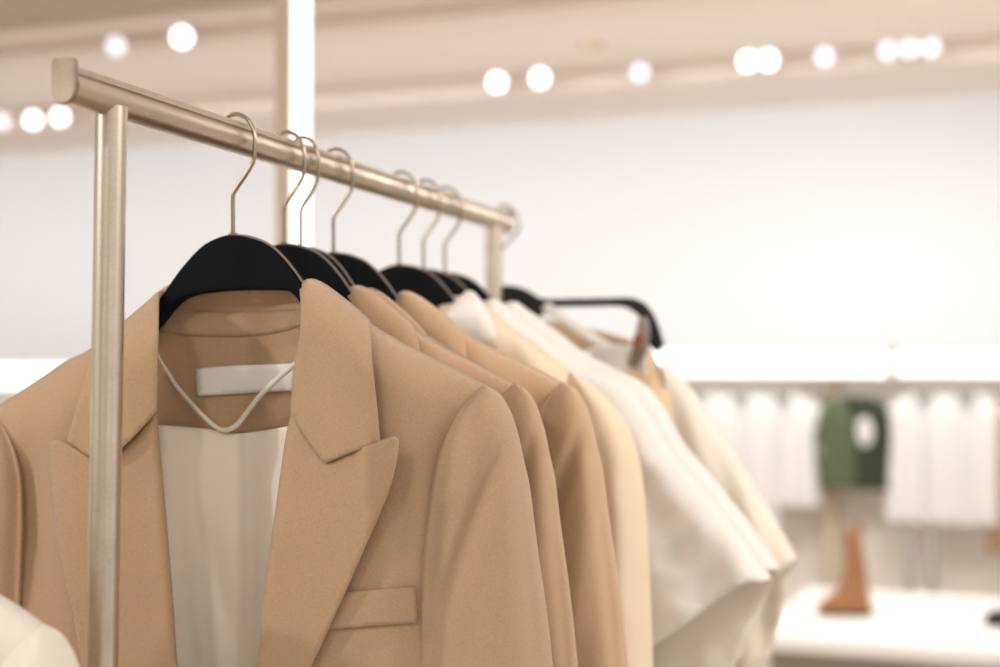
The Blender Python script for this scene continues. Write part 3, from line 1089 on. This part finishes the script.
def shop_top(px, ytop, wpx, ybot, m, label, group=None, ml=None, mr=None, name='blouse', cat='blouse', sleeve=.30, flare=0., dv=0., tagm=None, hlab=''):
    c = bgl(bg(px, ytop, VR + dv))
    s = wpx * (bg(px, 400, VR + dv) - CAM).dot(FWD) / F_PX
    H = (ybot - ytop) * (bg(px, 400, VR + dv) - CAM).dot(FWD) / F_PX
    base = BG0 + WDIR * c.x + NDIR * c.y + Vector((0, 0, c.z - H))
    t = thing(name, label, cat, base, ROT_BG, group)
    hw = s / 2
    sh = [(.055, H), (hw * .55, H - .028), (hw * .82, H - .06)]
    side = [(hw * .82, H - .06), (hw * .78, H * .6), (hw * (.80 + flare), 0)]
    def e(u, v):
        ys = interp([(-hw, H - .08), (-.055, H), (.055, H), (hw, H - .08)], u)
        k = max(0, min(1, (ys - v) / .07)) * max(0, min(1, (hw * (.84 + flare) - abs(u)) / .05))
        return math.sqrt(max(0, 1 - (1 - k) ** 2))
    fol = lambda u, v: .012 * math.sin(u * 55 + px) * smooth((H - v) / .25)
    yf = lambda u, v: -.005 - .05 * e(u, v) + fol(u, v) * e(u, v)
    nv = [(0, H - .16), (.03, H - .09), (.055, H)]
    obj('front', sheet_bm([sh, side, [(hw * (.80 + flare), 0), (0, 0)], [(0, 0), (0, H - .16)], nv], lambda u, v: Vector((u, yf(u, v), v)), .022), mr or m, t, solid=.003)
    obj('front', sheet_bm([mir(0, sh), mir(0, nv), [(0, H - .16), (0, 0)], [(0, 0), (-hw * (.80 + flare), 0)], mir(0, side)], lambda u, v: Vector((u, yf(u, v), v)), .022), ml or m, t, solid=.003)
    obj('back', sheet_bm([mir(0, sh), [(-.055, H), (0, H - .01), (.055, H)], sh, side, [(hw * (.80 + flare), 0), (-hw * (.80 + flare), 0)], mir(0, side)], lambda u, v: Vector((u, .005 + .05 * e(u, v), v)), .03), m, t, solid=.003)
    for sg in (1, -1):
        rings = []
        for i in range(9):
            f = i / 8
            cx = sg * (hw * .78 + hw * .14 * f)
            z = H - .055 - sleeve * f
            r = .055 * (1 - .2 * f) * (0.45 if i == 0 else 1)
            rings.append([Vector((cx + math.cos(2 * math.pi * k / 16) * r, math.sin(2 * math.pi * k / 16) * r * .8, z - sg * math.cos(2 * math.pi * k / 16) * .02)) for k in range(16)])
        obj('sleeve', loft_bm(rings), (mr or m) if sg > 0 else (ml or m), t)
    if tagm:
        obj('paper_tag', sheet_bm([[(.012, H - .115), (.06, H - .11), (.085, H - .17), (.07, H - .24), (.03, H - .25), (.008, H - .19), (.012, H - .115)]], lambda u, v: Vector((u, -.075, v)), .02), tagm, t, solid=.002, label='pale oval tag')
    # its hanger
    zt = zr - (c.z - H) if dv == 0 else zr - (c.z - H)
    hg = thing('shop_hanger', 'pale wire hanger of ' + hlab, 'hanger', base, ROT_BG, 'hangers in the lit niche')
    pts = [Vector((-hw * .7, -dv * 0, H - .05)), Vector((0, 0, H + .02)), Vector((hw * .7, 0, H - .05))]
    obj('shoulder', tube_bm(catmull(pts, 6), .005, 8), PALE, hg)
    hk = [Vector((0, 0, H + .02)), Vector((0, 0, max(zt - .02, H + .03))), Vector((.014, 0, zt)), Vector((0, 0, zt + .016)), Vector((-.014, 0, zt))]
    obj('hook', tube_bm(catmull(hk, 4), .002, 6), PALE, hg)
    return t


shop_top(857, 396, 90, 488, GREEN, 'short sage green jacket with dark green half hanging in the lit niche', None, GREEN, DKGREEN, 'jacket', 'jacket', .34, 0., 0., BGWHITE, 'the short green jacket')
G = 'white tops hanging in the lit niche'
for px, w, yb, sl, fl, lab in [
        (700, 82, 520, .3, .1, 'white top in the lit niche half hidden behind the cream wide sleeve'),
        (742, 86, 528, .32, .1, 'white top in the lit niche, middle of the three beside the wide sleeves'),
        (784, 78, 505, .3, .1, 'white top in the lit niche nearest the green jacket on its shaded side'),
        (925, 82, 522, .3, .18, 'white top in the lit niche next beyond the green jacket, above two grey legs'),
        (966, 86, 524, .3, .18, 'white top in the lit niche nearest the frame edge')]:
    shop_top(px, 391, w, yb, BGWHITE, lab, G, sleeve=sl, flare=fl, hlab={700: 'the white top half hidden by the cream sleeve', 742: 'the middle white top of the first three', 784: 'the white top just before the green jacket', 925: 'the white top above the two grey legs', 966: 'the white top nearest the frame edge'}[px])
shop_top(1012, 398, 60, 552, BROWN, 'brown garment cut by the frame edge beside white tops', None, name='coat', cat='coat', sleeve=.55, hlab='the brown garment at the frame edge')
# upright panel between the bays
a = bgl(bg(812, 500, .02))
b = bgl(bg(826, 500, .02))
struct(bgbox('trim_10', PANEL, a.x, b.x, .46, .62, 0, ZF))
# stand under the white tops
st = thing('display_stand', 'grey two-legged stand below the white tops', 'stand', BG0, ROT_BG)
for x in (909, 932):
    p = bgl(bg(x, 560, .25))
    obj('leg', tube_bm([Vector((p.x, .25, 0.03)), Vector((p.x, .25, bg(x, 528, .25).z))], .022, 12), mat('stand_grey', (.45, .42, .38), .5), st)
a, b = bgl(bg(903, 560, .25)), bgl(bg(938, 560, .25))
obj('base', box_bm(a.x - .05, b.x + .05, .13, .37, 0, .03), ROD, st, smooth=False, bevel=.005)
obj('crossbar', box_bm(a.x, b.x, .24, .26, bg(909, 528, .25).z - .02, bg(909, 528, .25).z), ROD, st, smooth=False)

# display table with shoes
zt = at_depth(880, 637, 4.4).z
tc = at_depth(880, 637, 4.4)
p0 = at_depth(762, 630, 4.42)
tb = thing('display_table', 'low white-topped display table with taupe front carrying the brown boot', 'table', (p0.x, p0.y, 0), math.radians(-3.0))
obj('table_top', box_bm(-.02, 1.7, 0, 1.05, zt - .045, zt), TABLE, tb, smooth=False, bevel=.004)
obj('body', box_bm(.015, 1.66, .05, 1.0, 0, zt - .045), TABLEBODY, tb, smooth=False, bevel=.004)


def boot():
    p = at_depth(845, 615, 4.78)
    t = thing('ankle_boot', 'cognac brown boot standing alone on the white display table', 'boot', (p.x, p.y, zt + .001), math.radians(200))
    # shaft and foot lofted as horizontal sections: (z, x centre, half length, half width)
    secs = [(.012, .0, .095, .036), (.03, .0, .093, .038), (.05, -.004, .085, .037), (.07, -.016, .068, .035), (.09, -.028, .052, .034), (.115, -.034, .043, .034), (.15, -.036, .038, .034), (.19, -.034, .034, .033), (.23, -.03, .031, .031), (.265, -.026, .028, .029), (.29, -.022, .026, .027)]
    rings = []
    for z, cx, a, b in secs:
        ring = []
        for k in range(28):
            an = 2 * math.pi * k / 28
            ring.append(Vector((cx + math.copysign(abs(math.cos(an)) ** .85, math.cos(an)) * a, math.sin(an) * b * (1 - .18 * math.cos(an)), z)))
        rings.append(ring)
    obj('upper', loft_bm(rings), COGNAC, t)
    so = []
    for z, k in ((0, .98), (.012, 1.02)):
        so.append([Vector((math.cos(2 * math.pi * i / 28) * .097 * k, math.sin(2 * math.pi * i / 28) * .039 * k * (1 - .18 * math.cos(2 * math.pi * i / 28)), z)) for i in range(28)])
    obj('sole', loft_bm(so), DKSOLE, t, label='thin dark sole')
    pull = [Vector((-.05, 0, .27)), Vector((-.056, 0, .30)), Vector((-.050, 0, .315)), Vector((-.044, 0, .30)), Vector((-.044, 0, .275))]
    obj('pull_tab', tube_bm(catmull(pull, 4), .005, 8), COGNAC, t)


boot()


def pump():
    p = at_depth(1022, 629, 4.55)
    t = thing('flat_shoe', 'dark shoe toe at the frame edge on the white display table', 'shoe', (p.x, p.y, zt + .001), math.radians(170))
    rings = []
    for z, k in ((0, .97), (.008, 1.0), (.025, .97), (.045, .86), (.05, .8)):
        rings.append([Vector((math.cos(2 * math.pi * i / 28) * .12 * k, math.sin(2 * math.pi * i / 28) * .04 * k * (1 - .25 * math.cos(2 * math.pi * i / 28)), z + .02 * (1 - math.cos(2 * math.pi * i / 28)) * .5 * (z > .01))) for i in range(28)])
    obj('upper', loft_bm(rings), DARKSHOE, t)
    obj('sole', loft_bm([[Vector((math.cos(2 * math.pi * i / 28) * .122, math.sin(2 * math.pi * i / 28) * .041 * (1 - .25 * math.cos(2 * math.pi * i / 28)), z)) for i in range(28)] for z in (0, .006)]), DKSOLE, t)


pump()


# ------------------------------------------------------------------ light
def area(name, loc, target, size, power, color=(1, .95, .9), sy=None, spread=180):
    l = bpy.data.lights.new(name, 'AREA')
    l.shape = 'RECTANGLE'
    l.size = size
    l.size_y = sy or size
    l.energy = power
    l.color = color
    l.spread = math.radians(spread)
    o = bpy.data.objects.new(name, l)
    COL.objects.link(o)
    o.location = loc
    d = Vector(target) - Vector(loc)
    o.rotation_euler = d.to_track_quat('-Z', 'Y').to_euler()
    return o


def spot(name, loc, target, power, size=.05, angle=60, color=(1, .955, .905)):
    l = bpy.data.lights.new(name, 'SPOT')
    l.energy = power
    l.shadow_soft_size = size
    l.spot_size = math.radians(angle)
    l.spot_blend = .6
    l.color = color
    o = bpy.data.objects.new(name, l)
    COL.objects.link(o)
    o.location = loc
    o.rotation_euler = (Vector(target) - Vector(loc)).to_track_quat('-Z', 'Y').to_euler()
    return o


J = Vector((XR, Y1, ZR - .3))
spot('ceiling_spot_key', (XR - 2.75, Y1 - 2.35, 2.66), J, 132, .06, 40)
spot('ceiling_spot_rake', (XR - 1.1, Y1 - .6, 2.66), J, 20, .05, 50)
spot('ceiling_spot_middle', (XR - .1, Y1 - 2.3, 2.66), J, 30, .10)
spot('ceiling_spot_side', (XR + 1.2, Y1 - 1.4, 2.66), J + Vector((0, .1, 0)), 5, .10)
spot('ceiling_spot_second', (XR + 2.0, Y1 + .4, 2.66), J + Vector((.25, .75, 0)), 84, .08, 40)
area('overhead_fill', (XR + .2, Y1 + .6, 2.66), (XR + .2, Y1 + .6, 0), 1.6, 4)  # added soft fill from overhead; no panel is built there
area('blouse_fill', (XR + 1.9, Y1 + .25, 2.66), J + Vector((.25, .65, 0)), 1.0, 32, (1, .97, .945))  # added soft lamp that brightens the white blouses, not a ceiling panel
area('aisle_bounce_fill', BG0 + NDIR * -3.2 + WDIR * .8 + Vector((0, 0, 2.66)), BG0 + NDIR * -3.2 + WDIR * .8, 4, 45, (1, .96, .93), sy=1.2, spread=160)  # added unseen lamp; its bounce off the floor brightens the ceiling
ww = area('wall_fill', BG0 + NDIR * -2.4 + WDIR * -.9 + Vector((0, 0, 2.55)), BG0 + WDIR * -.9 + Vector((0, 0, 1.9)), 8, 23, (.955, .965, .98), sy=.2, spread=80)  # added unseen long lamp that lifts the brightness of the back wall
area('niche_light', BG0 + NDIR * .2 + WDIR * .8 + Vector((0, 0, ZF + .06)), BG0 + NDIR * .35 + WDIR * .8, 5, 1.5, (1, .97, .93), sy=.2)
area('table_light', tc + Vector((.4, .5, 2.1)), tc + Vector((.4, .5, 0)), 1.0, 24, (1, .97, .93))

# the rest of the shop, unseen: an uneven warm interior
w = bpy.data.worlds.new('world')
SC.world = w
w.use_nodes = True
wn = w.node_tree
bgn = wn.nodes['Background']
tcw = wn.nodes.new('ShaderNodeTexCoord')
nw = wn.nodes.new('ShaderNodeTexNoise')
nw.inputs['Scale'].default_value = 1.9
nw.inputs['Detail'].default_value = 2
wn.links.new(tcw.outputs['Generated'], nw.inputs['Vector'])
rw = wn.nodes.new('ShaderNodeValToRGB')
rw.color_ramp.elements[0].position = .34
rw.color_ramp.elements[0].color = (.24, .195, .155, 1)
rw.color_ramp.elements[1].position = .60
rw.color_ramp.elements[1].color = (1.0, .96, .91, 1)
sx = wn.nodes.new('ShaderNodeSeparateXYZ')
wn.links.new(tcw.outputs['Generated'], sx.inputs[0])
ax = wn.nodes.new('ShaderNodeMath')
ax.operation = 'MULTIPLY_ADD'
ax.inputs[1].default_value = .03
wn.links.new(sx.outputs['X'], ax.inputs[0])
wn.links.new(nw.outputs['Fac'], ax.inputs[2])
wn.links.new(ax.outputs[0], rw.inputs['Fac'])
wn.links.new(rw.outputs['Color'], bgn.inputs['Color'])
bgn.inputs['Strength'].default_value = 1.06

SC.view_settings.view_transform = 'Standard'
SC.view_settings.look = 'None'
SC.view_settings.exposure = .12
SC.view_settings.gamma = 1
SC.view_settings.use_curve_mapping = False
SC.cycles.use_denoising = True
